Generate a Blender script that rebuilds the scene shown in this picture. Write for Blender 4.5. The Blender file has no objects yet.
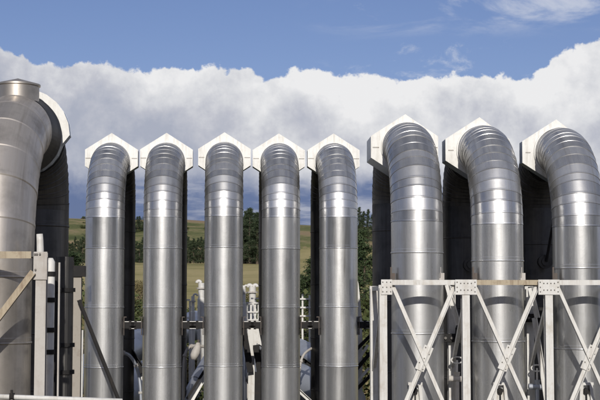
import bpy, bmesh, math, random
from mathutils import Vector, Matrix, noise
random.seed(7)
S = bpy.context.scene
C = S.collection
PI = math.pi
R_ = math.radians

# ------------------------------------------------------------------ camera
EYE = Vector((0, 0, 5.0))
PITCH = math.atan(100/1350.0); YAW = math.atan(68/1350.0)
cam_d = bpy.data.cameras.new('camera'); cam = bpy.data.objects.new('camera', cam_d); C.objects.link(cam)
cam.location = EYE
cam.rotation_euler = (PI/2 + PITCH, 0, -YAW)
cam_d.sensor_width = 36; cam_d.lens = 36*1350/600.0
cam_d.clip_start = 0.3; cam_d.clip_end = 6000
S.camera = cam
CR = cam.rotation_euler.to_matrix()
def P(px, py, Y):
    "where a sight line of the photograph meets the vertical plane at distance Y (used to measure sizes)"
    d = CR @ Vector(((px-300)/1350.0, -(py-200)/1350.0, -1))
    return EYE + d*(Y/d.y)

# ------------------------------------------------------------------ materials
def newmat(name):
    m = bpy.data.materials.new(name); m.use_nodes = True
    nt = m.node_tree; b = nt.nodes['Principled BSDF']
    return m, nt, b
def N(nt, t, **k):
    n = nt.nodes.new(t)
    for a, v in k.items():
        if a.startswith('i_'): n.inputs[a[2:]].default_value = v
        else: setattr(n, a, v)
    return n
def ramp(nt, fac, stops):
    r = nt.nodes.new('ShaderNodeValToRGB')
    e = r.color_ramp.elements
    while len(e) > 1: e.remove(e[-1])
    e[0].position = stops[0][0]; e[0].color = (*stops[0][1], 1)
    for p, c in stops[1:]:
        x = e.new(p); x.color = (*c, 1)
    nt.links.new(fac, r.inputs[0]); return r.outputs[0]
def g(v): return (v, v, v)

def cladding(name, base, rough, tint_amt=.06, dirt=0.25, metal=1.0):
    "aluminium cladding sheets: streaks along the sheet, per-sheet tone, dull stains, small dents"
    m, nt, b = newmat(name); L = nt.links.new
    uv = N(nt, 'ShaderNodeUVMap'); uv.uv_map = 'UVMap'
    mp = N(nt, 'ShaderNodeMapping'); mp.inputs['Scale'].default_value = (60, 1.2, 1); L(uv.outputs[0], mp.inputs[0])
    st = N(nt, 'ShaderNodeTexNoise', i_Scale=1.0, i_Detail=5.0, i_Roughness=.6); L(mp.outputs[0], st.inputs['Vector'])
    tc = N(nt, 'ShaderNodeTexCoord')
    oi = N(nt, 'ShaderNodeObjectInfo')
    off = N(nt, 'ShaderNodeVectorMath', operation='ADD'); L(tc.outputs['Object'], off.inputs[0])
    sc = N(nt, 'ShaderNodeMath', operation='MULTIPLY'); sc.inputs[1].default_value = 40; L(oi.outputs['Random'], sc.inputs[0]); L(sc.outputs[0], off.inputs[1])
    bl = N(nt, 'ShaderNodeTexNoise', i_Scale=2.2, i_Detail=6.0, i_Roughness=.62); L(off.outputs[0], bl.inputs['Vector'])
    fine = N(nt, 'ShaderNodeTexNoise', i_Scale=26.0, i_Detail=4.0, i_Roughness=.6); L(off.outputs[0], fine.inputs['Vector'])
    at = N(nt, 'ShaderNodeAttribute'); at.attribute_name = 'sheet'
    # colour
    c1 = ramp(nt, bl.outputs[0], [(.3, tuple(base[i]*(1-dirt) for i in range(3))), (.52, base), (.75, tuple(min(1, x*1.06) for x in base))])
    v = N(nt, 'ShaderNodeMapRange'); L(at.outputs['Fac'], v.inputs[0]); v.inputs[3].default_value = 1-tint_amt*1.6; v.inputs[4].default_value = 1+tint_amt*.6
    hs = N(nt, 'ShaderNodeHueSaturation'); L(c1, hs.inputs['Color']); L(v.outputs[0], hs.inputs['Value'])
    v2 = N(nt, 'ShaderNodeMapRange'); L(st.outputs[0], v2.inputs[0]); v2.inputs[1].default_value = .3; v2.inputs[2].default_value = .7; v2.inputs[3].default_value = .86; v2.inputs[4].default_value = 1.04
    hs2 = N(nt, 'ShaderNodeHueSaturation'); L(hs.outputs[0], hs2.inputs['Color']); L(v2.outputs[0], hs2.inputs['Value'])
    v3 = N(nt, 'ShaderNodeMapRange'); L(oi.outputs['Random'], v3.inputs[0]); v3.inputs[3].default_value = .88; v3.inputs[4].default_value = 1.08
    hs3 = N(nt, 'ShaderNodeHueSaturation'); L(hs2.outputs[0], hs3.inputs['Color']); L(v3.outputs[0], hs3.inputs['Value'])
    # run-down stains
    mp2 = N(nt, 'ShaderNodeMapping'); mp2.inputs['Scale'].default_value = (22, .35, 1); L(uv.outputs[0], mp2.inputs[0])
    ofs = N(nt, 'ShaderNodeVectorMath', operation='ADD'); L(mp2.outputs[0], ofs.inputs[0]); L(sc.outputs[0], ofs.inputs[1])
    sn = N(nt, 'ShaderNodeTexNoise', i_Scale=1.0, i_Detail=4.0, i_Roughness=.7); L(ofs.outputs[0], sn.inputs['Vector'])
    sf = N(nt, 'ShaderNodeMapRange'); L(sn.outputs[0], sf.inputs[0]); sf.inputs[1].default_value = .56; sf.inputs[2].default_value = .74; sf.inputs[3].default_value = 0; sf.inputs[4].default_value = .5
    mxs = N(nt, 'ShaderNodeMix', data_type='RGBA'); L(sf.outputs[0], mxs.inputs[0]); L(hs3.outputs[0], mxs.inputs[6]); mxs.inputs[7].default_value = (base[0]*.5, base[1]*.46, base[2]*.42, 1)
    L(mxs.outputs[2], b.inputs['Base Color'])
    b.inputs['Metallic'].default_value = metal
    # roughness
    r1 = N(nt, 'ShaderNodeMapRange'); L(bl.outputs[0], r1.inputs[0]); r1.inputs[1].default_value = .3; r1.inputs[2].default_value = .7; r1.inputs[3].default_value = rough+.04; r1.inputs[4].default_value = rough-.035
    r2 = N(nt, 'ShaderNodeMapRange'); L(at.outputs['Fac'], r2.inputs[0]); r2.inputs[3].default_value = -.035; r2.inputs[4].default_value = .035
    ra = N(nt, 'ShaderNodeMath', operation='ADD'); L(r1.outputs[0], ra.inputs[0]); L(r2.outputs[0], ra.inputs[1])
    L(ra.outputs[0], b.inputs['Roughness'])
    # every clad piece has weathered a little differently, and streaks change the gloss
    rr_ = N(nt, 'ShaderNodeMapRange'); L(oi.outputs['Random'], rr_.inputs[0]); rr_.inputs[3].default_value = .035; rr_.inputs[4].default_value = -.035
    rs_ = N(nt, 'ShaderNodeMapRange'); L(st.outputs[0], rs_.inputs[0]); rs_.inputs[1].default_value = .3; rs_.inputs[2].default_value = .7; rs_.inputs[3].default_value = .06; rs_.inputs[4].default_value = -.05
    ra2 = N(nt, 'ShaderNodeMath', operation='ADD'); L(rr_.outputs[0], ra2.inputs[0]); L(rs_.outputs[0], ra2.inputs[1])
    ra3 = N(nt, 'ShaderNodeMath', operation='ADD'); L(ra.outputs[0], ra3.inputs[0]); L(ra2.outputs[0], ra3.inputs[1]); ra = ra3
    # bump: large soft dents + streak grain + fine pits
    a1 = N(nt, 'ShaderNodeMath', operation='MULTIPLY'); a1.inputs[1].default_value = .1; L(st.outputs[0], a1.inputs[0])
    a2 = N(nt, 'ShaderNodeMath', operation='MULTIPLY_ADD'); a2.inputs[1].default_value = .5; L(bl.outputs[0], a2.inputs[0]); L(a1.outputs[0], a2.inputs[2])
    a3 = N(nt, 'ShaderNodeMath', operation='MULTIPLY_ADD'); a3.inputs[1].default_value = .07; L(fine.outputs[0], a3.inputs[0]); L(a2.outputs[0], a3.inputs[2])
    bp = N(nt, 'ShaderNodeBump', i_Strength=.3, i_Distance=.012); L(a3.outputs[0], bp.inputs['Height'])
    L(bp.outputs[0], b.inputs['Normal'])
    # mill-finish sheet scatters broadly with a tighter sheen on top
    b.inputs['Metallic'].default_value = metal
    rb = N(nt, 'ShaderNodeMath', operation='ADD'); rb.inputs[1].default_value = .15; L(ra.outputs[0], rb.inputs[0]); L(rb.outputs[0], b.inputs['Roughness'])
    gl = N(nt, 'ShaderNodeBsdfAnisotropic'); L(mxs.outputs[2], gl.inputs['Color']); L(bp.outputs[0], gl.inputs['Normal'])
    rg_ = N(nt, 'ShaderNodeMath', operation='ADD'); rg_.inputs[1].default_value = -.045; L(ra.outputs[0], rg_.inputs[0]); L(rg_.outputs[0], gl.inputs['Roughness'])
    ms = N(nt, 'ShaderNodeMixShader'); ms.inputs[0].default_value = .52; L(b.outputs[0], ms.inputs[1]); L(gl.outputs[0], ms.inputs[2])
    L(ms.outputs[0], nt.nodes['Material Output'].inputs[0])
    return m

def painted(name, base, rough=.5, dirt=(.25, .2, .14), amt=.5, scale=6, metal=0.0, bump=.15, streak=0.0):
    m, nt, b = newmat(name); L = nt.links.new
    tc = N(nt, 'ShaderNodeTexCoord')
    geo = N(nt, 'ShaderNodeNewGeometry')
    n1 = N(nt, 'ShaderNodeTexNoise', i_Scale=scale, i_Detail=8.0, i_Roughness=.7); L(geo.outputs['Position'], n1.inputs['Vector'])
    n2 = N(nt, 'ShaderNodeTexNoise', i_Scale=scale*5, i_Detail=4.0, i_Roughness=.7); L(geo.outputs['Position'], n2.inputs['Vector'])
    f = N(nt, 'ShaderNodeMapRange'); L(n1.outputs[0], f.inputs[0]); f.inputs[1].default_value = .52; f.inputs[2].default_value = .78; f.inputs[3].default_value = 0; f.inputs[4].default_value = amt
    mx = N(nt, 'ShaderNodeMix', data_type='RGBA'); mx.inputs[6].default_value = (*base, 1); mx.inputs[7].default_value = (*dirt, 1); L(f.outputs[0], mx.inputs[0])
    v = N(nt, 'ShaderNodeMapRange'); L(n2.outputs[0], v.inputs[0]); v.inputs[3].default_value = .9; v.inputs[4].default_value = 1.08
    hs = N(nt, 'ShaderNodeHueSaturation'); L(mx.outputs[2], hs.inputs['Color']); L(v.outputs[0], hs.inputs['Value'])
    cout = hs.outputs[0]
    if streak:
        mp = N(nt, 'ShaderNodeMapping'); mp.inputs['Scale'].default_value = (9, 9, .9); L(geo.outputs['Position'], mp.inputs[0])
        n3 = N(nt, 'ShaderNodeTexNoise', i_Scale=1.6, i_Detail=6.0, i_Roughness=.65); L(mp.outputs[0], n3.inputs['Vector'])
        f3 = N(nt, 'ShaderNodeMapRange'); L(n3.outputs[0], f3.inputs[0]); f3.inputs[1].default_value = .48; f3.inputs[2].default_value = .72; f3.inputs[3].default_value = 0; f3.inputs[4].default_value = streak
        m3 = N(nt, 'ShaderNodeMix', data_type='RGBA'); L(f3.outputs[0], m3.inputs[0]); L(cout, m3.inputs[6]); m3.inputs[7].default_value = (*[x*.8 for x in dirt], 1); cout = m3.outputs[2]
    L(cout, b.inputs['Base Color'])
    b.inputs['Roughness'].default_value = rough; b.inputs['Metallic'].default_value = metal
    bp = N(nt, 'ShaderNodeBump', i_Strength=bump, i_Distance=.01); L(n2.outputs[0], bp.inputs['Height']); L(bp.outputs[0], b.inputs['Normal'])
    return m

M = {}
M['alu'] = cladding('aluminium_cladding', (.69, .69, .69), .30, .06, .13, .9)
M['alu_shaded'] = cladding('shade_darkened_cladding', (.15, .145, .14), .45, .08, .3)  # base colour darkened to stand for the front risers' shadow
M['alu_bend'] = cladding('aluminium_bend_cladding', (.63, .625, .62), .34, .12, .25, .95)
M['alu_dull'] = cladding('dull_cladding', (.55, .505, .455), .44, .07, .35, .8)
M['alu_blue'] = cladding('pipeline_cladding', (.55, .58, .64), .5, .05, .2, .6)
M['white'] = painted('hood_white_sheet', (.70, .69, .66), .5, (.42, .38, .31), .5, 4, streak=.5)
M['white_shaded'] = painted('hood_shaded_side_sheet', (.36, .40, .46), .4, (.2, .2, .2), .4, 5, .5)  # shade on the hood's sides put into a blue-grey colour
M['frame'] = painted('galvanised_frame', (.59, .58, .555), .55, (.34, .28, .21), .6, 5, streak=.45)
M['frame_tan'] = painted('weathered_tan_steel', (.38, .32, .23), .7, (.16, .09, .05), .8, 9, streak=.6)
M['frame_grey'] = painted('weathered_grey_steel', (.43, .405, .375), .65, (.30, .25, .21), .6, 6, streak=.5)
M['post_tan'] = painted('weathered_post_steel', (.30, .27, .23), .7, (.18, .13, .09), .7, 5)
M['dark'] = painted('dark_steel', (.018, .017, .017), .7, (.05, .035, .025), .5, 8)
M['dark'].node_tree.nodes['Principled BSDF'].inputs['Specular IOR Level'].default_value = .2
M['rust'] = painted('rusty_lug_steel', (.085, .07, .06), .75, (.12, .07, .05), .7, 14)
M['bolt'] = painted('bolt_steel', (.12, .11, .10), .5, (.2, .12, .08), .5, 30)
M['bark'] = painted('tree_bark', (.10, .075, .055), .9, (.05, .04, .03), .7, 4, 0, .5)

def leafmat(name, c1, c2, c3):
    m, nt, b = newmat(name); L = nt.links.new
    geo = N(nt, 'ShaderNodeNewGeometry')
    n1 = N(nt, 'ShaderNodeTexNoise', i_Scale=.9, i_Detail=3.0); L(geo.outputs['Position'], n1.inputs['Vector'])
    ad = N(nt, 'ShaderNodeMath', operation='MULTIPLY_ADD'); ad.inputs[1].default_value = .45; L(geo.outputs['Random Per Island'], ad.inputs[0]); L(n1.outputs[0], ad.inputs[2])
    col = ramp(nt, ad.outputs[0], [(.35, c1), (.65, c2), (.95, c3)])
    L(col, b.inputs['Base Color']); b.inputs['Roughness'].default_value = .7
    b.inputs['Specular IOR Level'].default_value = .25
    return m
M['pine'] = leafmat('pine_needles', (.018, .032, .014), (.035, .055, .022), (.06, .085, .035))
M['pine_far'] = leafmat('far_pine_needles', (.022, .036, .020), (.038, .056, .028), (.06, .08, .04))
M['scrub'] = leafmat('scrub_leaves', (.028, .042, .014), (.06, .078, .026), (.11, .11, .045))
M['scrub_dry'] = leafmat('dry_scrub_leaves', (.07, .065, .028), (.13, .11, .05), (.20, .16, .08))

# ground
def groundmat(name, hill):
    m, nt, b = newmat(name); L = nt.links.new
    geo = N(nt, 'ShaderNodeNewGeometry')
    n1 = N(nt, 'ShaderNodeTexNoise', i_Scale=.018 if hill else .05, i_Detail=8.0, i_Roughness=.62); L(geo.outputs['Position'], n1.inputs['Vector'])
    n2 = N(nt, 'ShaderNodeTexNoise', i_Scale=.25, i_Detail=6.0, i_Roughness=.7); L(geo.outputs['Position'], n2.inputs['Vector'])
    ad = N(nt, 'ShaderNodeMath', operation='MULTIPLY_ADD'); ad.inputs[1].default_value = .35; L(n2.outputs[0], ad.inputs[0]); L(n1.outputs[0], ad.inputs[2])
    n3 = N(nt, 'ShaderNodeTexNoise', i_Scale=1.3 if not hill else .7, i_Detail=6.0, i_Roughness=.75); L(geo.outputs['Position'], n3.inputs['Vector'])
    a3 = N(nt, 'ShaderNodeMath', operation='MULTIPLY_ADD'); a3.inputs[1].default_value = .30; L(n3.outputs[0], a3.inputs[0])
    s3 = N(nt, 'ShaderNodeMath', operation='SUBTRACT'); s3.inputs[1].default_value = .15; L(ad.outputs[0], s3.inputs[0]); L(s3.outputs[0], a3.inputs[2]); ad = a3
    if hill:
        col = ramp(nt, ad.outputs[0], [(.54, (.07, .085, .03)), (.64, (.135, .14, .055)), (.68, (.22, .185, .095)), (.78, (.24, .175, .105))])
    else:
        col = ramp(nt, ad.outputs[0], [(.42, (.11, .11, .04)), (.60, (.25, .22, .095)), (.85, (.36, .30, .15))])
    L(col, b.inputs['Base Color']); b.inputs['Roughness'].default_value = .95
    b.inputs['Specular IOR Level'].default_value = .1
    bp = N(nt, 'ShaderNodeBump', i_Strength=.6, i_Distance=.5); L(n2.outputs[0], bp.inputs['Height']); L(bp.outputs[0], b.inputs['Normal'])
    return m
M['field'] = groundmat('dry_pasture', False)
M['hill'] = groundmat('hill_pasture', True)
def gravelmat():
    m, nt, b = newmat('gravel_yard'); L = nt.links.new
    geo = N(nt, 'ShaderNodeNewGeometry')
    n1 = N(nt, 'ShaderNodeTexNoise', i_Scale=.3, i_Detail=9.0, i_Roughness=.7); L(geo.outputs['Position'], n1.inputs['Vector'])
    col = ramp(nt, n1.outputs[0], [(.3, (.06, .055, .04)), (.5, (.11, .10, .08)), (.7, (.17, .155, .13))])
    L(col, b.inputs['Base Color']); b.inputs['Roughness'].default_value = .95
    return m
M['gravel'] = gravelmat()

# ------------------------------------------------------------------ mesh helpers
def obj(name, bm, m, parent=None, smooth=False):
    me = bpy.data.meshes.new(name); bm.to_mesh(me); bm.free()
    ms = m if isinstance(m, (list, tuple)) else [m]
    for x in ms: me.materials.append(x)
    if smooth:
        for p in me.polygons: p.use_smooth = True
    o = bpy.data.objects.new(name, me); C.objects.link(o)
    if parent is not None: o.parent = parent
    return o
def thing(name, label, cat, loc=(0, 0, 0), group=None):
    o = bpy.data.objects.new(name, None); C.objects.link(o); o.location = loc
    o.empty_display_size = .3
    o['label'] = label; o['category'] = cat
    if group: o['group'] = group
    return o
def box(bm, c, s, rot=None, bev=0.0, mi=0):
    M4 = Matrix.Translation(Vector(c)) @ (rot.to_4x4() if rot else Matrix.Identity(4)) @ Matrix.Diagonal((s[0], s[1], s[2], 1))
    r = bmesh.ops.create_cube(bm, size=1, matrix=M4)
    fs = set(f for v in r['verts'] for f in v.link_faces)
    for f in fs: f.material_index = mi
    if bev:
        es = list(set(e for v in r['verts'] for e in v.link_edges))
        bmesh.ops.bevel(bm, geom=es, offset=bev, segments=1, affect='EDGES')
def frame_of(a, b, up=Vector((0, -1, 0))):
    z = (b-a).normalized(); x = up.cross(z)
    if x.length < 1e-4: x = Vector((1, 0, 0)).cross(z)
    x.normalize(); y = z.cross(x)
    return Matrix((x, y, z)).transposed()
def bar(bm, a, b, w, d, up=Vector((0, -1, 0)), mi=0):
    a = Vector(a); b = Vector(b); box(bm, (a+b)/2, (w, d, (b-a).length), frame_of(a, b, up), mi=mi)
def angle_bar(bm, a, b, w, t=.012, side=1, up=Vector((0, -1, 0))):
    "L-section: a flange facing the viewer and a leg running back"
    a = Vector(a); b = Vector(b); Rm = frame_of(a, b, up); mid = (a+b)/2; ln = (b-a).length
    box(bm, mid, (w, t, ln), Rm)
    box(bm, mid + Rm @ Vector((side*(w/2-t/2), w/2+t/2, 0)), (t, w-.002, ln), Rm)
def ibeam(bm, a, b, w, h, t=.014, up=Vector((0, -1, 0))):
    "H-section, flange faces +-up; w flange width, h depth along up"
    a = Vector(a); b = Vector(b); Rm = frame_of(a, b, up); mid = (a+b)/2; ln = (b-a).length
    for s in (-1, 1): box(bm, mid + Rm @ Vector((0, s*(h/2-t/2), 0)), (w, t, ln), Rm)
    box(bm, mid, (t, h-2*t, ln), Rm)
def tube(bm, pts, r, seg=16, cap=True, rs=None):
    pts = [Vector(p) for p in pts]; rings = []
    prev = None
    for i, p in enumerate(pts):
        t = (pts[min(i+1, len(pts)-1)]-pts[max(i-1, 0)]).normalized()
        if prev is None:
            x = t.orthogonal().normalized()
        else:
            x = (prev - t*prev.dot(t)).normalized()
        prev = x; y = t.cross(x); rr = rs[i] if rs else r
        rings.append([bm.verts.new(p + (x*math.cos(2*PI*k/seg)+y*math.sin(2*PI*k/seg))*rr) for k in range(seg)])
    for a, b in zip(rings, rings[1:]):
        for k in range(seg): bm.faces.new((a[k], a[(k+1) % seg], b[(k+1) % seg], b[k]))
    if cap:
        bm.faces.new(list(reversed(rings[0]))); bm.faces.new(rings[-1])
    return rings
def bolts(bm, pts, r=.014, h=.014, ax=Vector((0, -1, 0))):
    for p in pts:
        p = Vector(p)
        Rm = frame_of(p, p+ax, Vector((0, 0, 1)))
        bmesh.ops.create_cone(bm, cap_ends=True, segments=6, radius1=r, radius2=r*.9, depth=h, matrix=Matrix.Translation(p+ax*h/2) @ Rm.to_4x4())

_bolt = {}
def bolt_parts(parent, pts, r=.012, h=.014, name='bolt'):
    if (r, h) not in _bolt:
        bm = bmesh.new(); bolts(bm, [(0, 0, 0)], r, h)
        me = bpy.data.meshes.new('bolt'); bm.to_mesh(me); bm.free(); me.materials.append(M['bolt']); _bolt[(r, h)] = me
    for p in pts:
        o = bpy.data.objects.new(name, _bolt[(r, h)]); C.objects.link(o); o.parent = parent; o.location = p
# sheet-metal clad tube: profile = list of (centre, tangent, radius, v, sharp, sheet)
def clad_tube(name, prof, m, parent, seg=72, seed=0):
    bm = bmesh.new(); uvl = bm.loops.layers.uv.new('UVMap'); sl = bm.verts.layers.float.new('sheet')
    X = Vector((1, 0, 0)); rings = []
    for c, t, r, v, sharp, sh in prof:
        Y = t.cross(X)
        ring = []
        for k in range(seg):
            a = 2*PI*k/seg
            wob = 1 + .004*noise.noise(Vector((math.cos(a)*1.3, math.sin(a)*1.3, v*.9+seed*7.1)))
            vv = bm.verts.new(c + (X*math.cos(a)+Y*math.sin(a))*r*wob); vv[sl] = sh; ring.append(vv)
        rings.append(ring)
    bm.verts.ensure_lookup_table()
    for i in range(len(rings)-1):
        A, B = rings[i], rings[i+1]; va, vb = prof[i][3], prof[i+1][3]
        for k in range(seg):
            f = bm.faces.new((A[k], A[(k+1) % seg], B[(k+1) % seg], B[k])); f.smooth = True
            for lp, (u, v) in zip(f.loops, ((k/seg, va), ((k+1)/seg, va), ((k+1)/seg, vb), (k/seg, vb))): lp[uvl].uv = (u, v)
    for i, pr in enumerate(prof):
        if pr[4]:
            for k in range(seg):
                e = bm.edges.get((rings[i][k], rings[i][(k+1) % seg]))
                if e: e.smooth = False
    bm.normal_update()
    bm.faces.ensure_lookup_table(); f0 = bm.faces[0]
    if (f0.calc_center_median()-prof[0][0]).dot(f0.normal) < 0: bmesh.ops.reverse_faces(bm, faces=bm.faces[:])
    me = bpy.data.meshes.new(name); bm.to_mesh(me); bm.free(); me.materials.append(m)
    o = bpy.data.objects.new(name, me); C.objects.link(o); o.parent = parent
    return o

RAD = .485
def straight_prof(p0, p1, seams, rng, r=RAD, direction=None):
    "seams: distances from p0 where two sheets overlap with a rolled bead"
    d = (p1-p0); ln = d.length; t = d.normalized(); out = []
    sh = rng.random()
    out.append((p0, t, r, 0, True, sh))
    for s in sorted(seams):
        if s < .05 or s > ln-.05: continue
        c = lambda q: p0+t*q
        out += [(c(s-.075), t, r+.0005, s-.075, True, sh), (c(s-.07), t, r+.003, s-.07, True, sh), (c(s-.02), t, r+.003, s-.02, True, sh), (c(s-.016), t, r+.011, s-.016, False, sh), (c(s), t, r+.013, s, False, sh)]
        sh = rng.random()
        out += [(c(s+.006), t, r+.006, s+.006, True, sh), (c(s+.012), t, r, s+.012, True, sh)]
        # a fainter hidden joint half way up a sheet is left to the shader
    out.append((p1, t, r, ln, True, sh))
    return out
def bend_prof(c0, R, a0, a1, n, rng, r=RAD, sgn=1):
    "gored bend in the YZ plane; angle 0 points to -Y (front), 90 up"
    out = []; v = 0
    cuts = [a0+(a1-a0)*(i+(rng.uniform(-.14, .14) if 0 < i < n else 0))/n for i in range(n+1)]
    for i in range(n):
        b0 = cuts[i]; b1 = cuts[i+1]; mid = (b0+b1)/2
        sh = rng.random(); jit = rng.uniform(-.0015, .002)
        def pt(b):
            return c0 + Vector((0, -math.cos(b), math.sin(b)))*R
        s = 1 if a1 > a0 else -1
        tm = Vector((0, math.sin(mid), math.cos(mid)))*s
        def tt(b): return Vector((0, math.sin(b), math.cos(b)))*s
        L = R*abs(b1-b0); e = (b1-b0)*.07/ max(.001, abs((b1-b0)*R))*1.0
        eps = (b1-b0)*.10
        out += [(pt(b0+eps*.3), tt(b0), r+.0065+jit, v+.01, True, sh),
                (pt(b0+eps), tt(b0+eps), r+.0060+jit, v+.02, False, sh),
                (pt(b0+eps*1.6), tt(b0+eps*1.6), r+.0015+jit, v+.03, True, sh),
                (pt(b1-eps*.1), tt(b1), r-.001+jit, v+L, True, sh)]
        v += L
    return out

def hex_ring(k=1.0, z0=0):
    pts = [(0, .67), (.695, .225), (.695, -.21), (0, -.66), (-.695, -.21), (-.695, .225)]
    return [(x*k, z*k) for x, z in pts]
RB = 1.6; RB2 = 1.0; SPAN = 3.8

LOOP_N = 0
def pipe_loop(X, Y, ztop, label, group, seams, thick, dull=False, base=0.0, stub=False, nozzle=False, lift=0.0, RB=1.6, gores=15, hood_at=0.0, turn=0.0, hx=0.0, rw=1.0):
    global LOOP_N
    LOOP_N += 1; rng = random.Random(100+LOOP_N*13)
    root = thing('steam_pipe_loop', label, 'steam pipe', (X, Y, base), group)
    root.rotation_euler = (0, 0, -R_(turn))
    zc = ztop-RAD-base
    ma = M['alu_dull'] if dull else M['alu']; mb = M['alu_dull'] if dull else M['alu_bend']
    zb = zc-RB
    # front riser, from the top down so the seam distances start at the bend
    clad_tube('front_riser', straight_prof(Vector((0, 0, zb)), Vector((0, 0, 0)), seams, rng), ma, root, seed=LOOP_N)
    clad_tube('front_bend', bend_prof(Vector((0, RB, zb)), RB, 0, PI/2, gores, rng, r=RAD if not dull else RAD+.02), mb, root, seed=LOOP_N+.3)
    y1 = RB; y2 = SPAN-RB2
    clad_tube('crossover', straight_prof(Vector((0, y1, zc)), Vector((0, y2, zc)), [], rng), mb, root)
    zb2 = zc-RB2
    clad_tube('rear_bend', bend_prof(Vector((0, y2, zb2)), RB2, PI/2, PI, 11, rng), M['alu_shaded'], root, seed=LOOP_N+.6)
    clad_tube('rear_riser', straight_prof(Vector((0, SPAN, zb2)), Vector((0, SPAN, 0)), [s*1.0 for s in seams], rng), M['alu_shaded'], root, seed=LOOP_N+.9)
    # six-sided hood over the expansion bellows, with the pipe passing through its faces
    ya = y1-.02+hood_at; yb = ya+thick; zh = zc+lift
    H = [((x*(1.0 if x < 0 else rw))+hx, z) for x, z in hex_ring()] if not stub else [(math.sin(k*PI/12)*q, math.cos(k*PI/12)*q) for k, q in ((k, .68 if math.cos(k*PI/12) > -.15 else .58) for k in range(24))]
    NH = len(H)
    def plate(bm, y, rad, flip):
        outer = []; n = 12
        for i in range(NH):
            a = Vector((H[i][0], y, zh+H[i][1])); b = Vector((H[(i+1) % NH][0], y, zh+H[(i+1) % NH][1]))
            for k in range(n): outer.append(bm.verts.new(a.lerp(b, k/n)))
        inner = []
        for v in outer:
            d = Vector((v.co.x, 0, v.co.z-zc)).normalized(); inner.append(bm.verts.new(Vector((0, y, zc))+d*rad))
        for k in range(len(outer)):
            q = (outer[k], outer[(k+1) % len(outer)], inner[(k+1) % len(outer)], inner[k])
            bm.faces.new(q if not flip else tuple(reversed(q)))
    bm = bmesh.new(); plate(bm, ya, RAD+.018, True); front = obj('bellows_hood', bm, M['white'], root)
    bm = bmesh.new(); plate(bm, yb, RAD+.018, False); obj('rear_plate', bm, M['white_shaded'], front)
    # folded rim around the plates
    bm = bmesh.new(); ring = []
    for (k, ry) in ((.997, ya+.004), (.997, yb-.004), (.97, yb-.004), (.97, ya+.004)):
        ring.append([bm.verts.new((a[0]*k, ry, zh+a[1]*k)) for a in H])
    for j in range(4):
        A = ring[j]; B = ring[(j+1) % 4]
        for i in range(NH): bm.faces.new((A[i], A[(i+1) % NH], B[(i+1) % NH], B[i]))
    bmesh.ops.recalc_face_normals(bm, faces=bm.faces[:])
    obj('hood_rim', bm, M['white_shaded'], front)
    for sx in (() if stub else (-1, 1)):
        bm = bmesh.new(); bar(bm, (sx*(.53 if sx*rw in (-rw, 1) else .50)+hx*(sx < 0), ya-.006, zh), (sx*(.68 if sx < 0 else .68*rw+hx), ya-.006, zh), .018, .012)
        obj('seam_strip', bm, M['frame_grey'], front)
    # collar ring where the bend meets the hood
    bm = bmesh.new(); rg = []
    for (yy, rr) in ((ya-.05, RAD+.004), (ya-.05, RAD+.03), (ya-.001, RAD+.03)):
        rg.append([bm.verts.new((math.cos(2*PI*k/72)*rr, yy, zc+math.sin(2*PI*k/72)*rr)) for k in range(72)])
    for A, B in zip(rg, rg[1:]):
        for k in range(72): bm.faces.new((A[k], A[(k+1) % 72], B[(k+1) % 72], B[k]))
    obj('collar', bm, M['white'], front)
    # dark stiffening rings of the bellows behind the hood
    for i in range(5):
        bm = bmesh.new(); yy = yb+.06+i*.16; rr = RAD+.045-.004*i
        if yy > SPAN-.75: bm.free(); break
        pts = [(0, yy, zc-.0)]
        rg = []
        for (dy, r2) in ((-.03, RAD+.0), (-.03, rr), (.03, rr), (.03, RAD+.0)):
            rg.append([bm.verts.new((math.cos(2*PI*k/48)*r2, yy+dy, zc+math.sin(2*PI*k/48)*r2)) for k in range(48)])
        for A, B in zip(rg, rg[1:]):
            for k in range(48): bm.faces.new((A[k], A[(k+1) % 48], B[(k+1) % 48], B[k]))
        obj('bellows_ring', bm, M['dark'], root)
    if stub:
        bm = bmesh.new(); rg = []; yA = ya-.62
        prof2 = [(yA, RAD+.02), (yA+.30, .56)]+[(yA+.31+k*.03, .565+(.012 if k % 2 else 0)) for k in range(8)]+[(ya-.06, .56), (ya-.05, RAD)]
        for yy, rr in prof2: rg.append([bm.verts.new((math.cos(2*PI*k/64)*rr, yy, zc-.02+math.sin(2*PI*k/64)*rr)) for k in range(64)])
        for A, B in zip(rg, rg[1:]):
            for k in range(64): bm.faces.new((A[k], A[(k+1) % 64], B[(k+1) % 64], B[k]))
        bmesh.ops.recalc_face_normals(bm, faces=bm.faces[:])
        obj('bellows_cover', bm, M['alu_shaded'], root)
        bm = bmesh.new(); cy = RB*.92
        prof = [(.30, -.3), (.30, .02), (.30, .45), (.318, .46), (.318, .485), (.0, .58)]
        rings = []
        for r, z in prof[:-1]:
            rings.append([bm.verts.new((math.cos(2*PI*k/48)*r, cy, zc+RAD*.6+z) if False else (math.cos(2*PI*k/48)*r, cy+math.sin(2*PI*k/48)*r, zc+RAD*.35+z)) for k in range(48)])
        for A, B in zip(rings, rings[1:]):
            for k in range(48): bm.faces.new((A[k], A[(k+1) % 48], B[(k+1) % 48], B[k])).smooth = True
        ap = bm.verts.new((0, cy, zc+RAD*.35+.575))
        for k in range(48): bm.faces.new((rings[-1][k], rings[-1][(k+1) % 48], ap))
        for i in (2, 3):
            for k in range(48):
                e = bm.edges.get((rings[i][k], rings[i][(k+1) % 48])); e.smooth = False
        o = obj('capped_stub', bm, M['alu_dull'], root)
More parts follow.
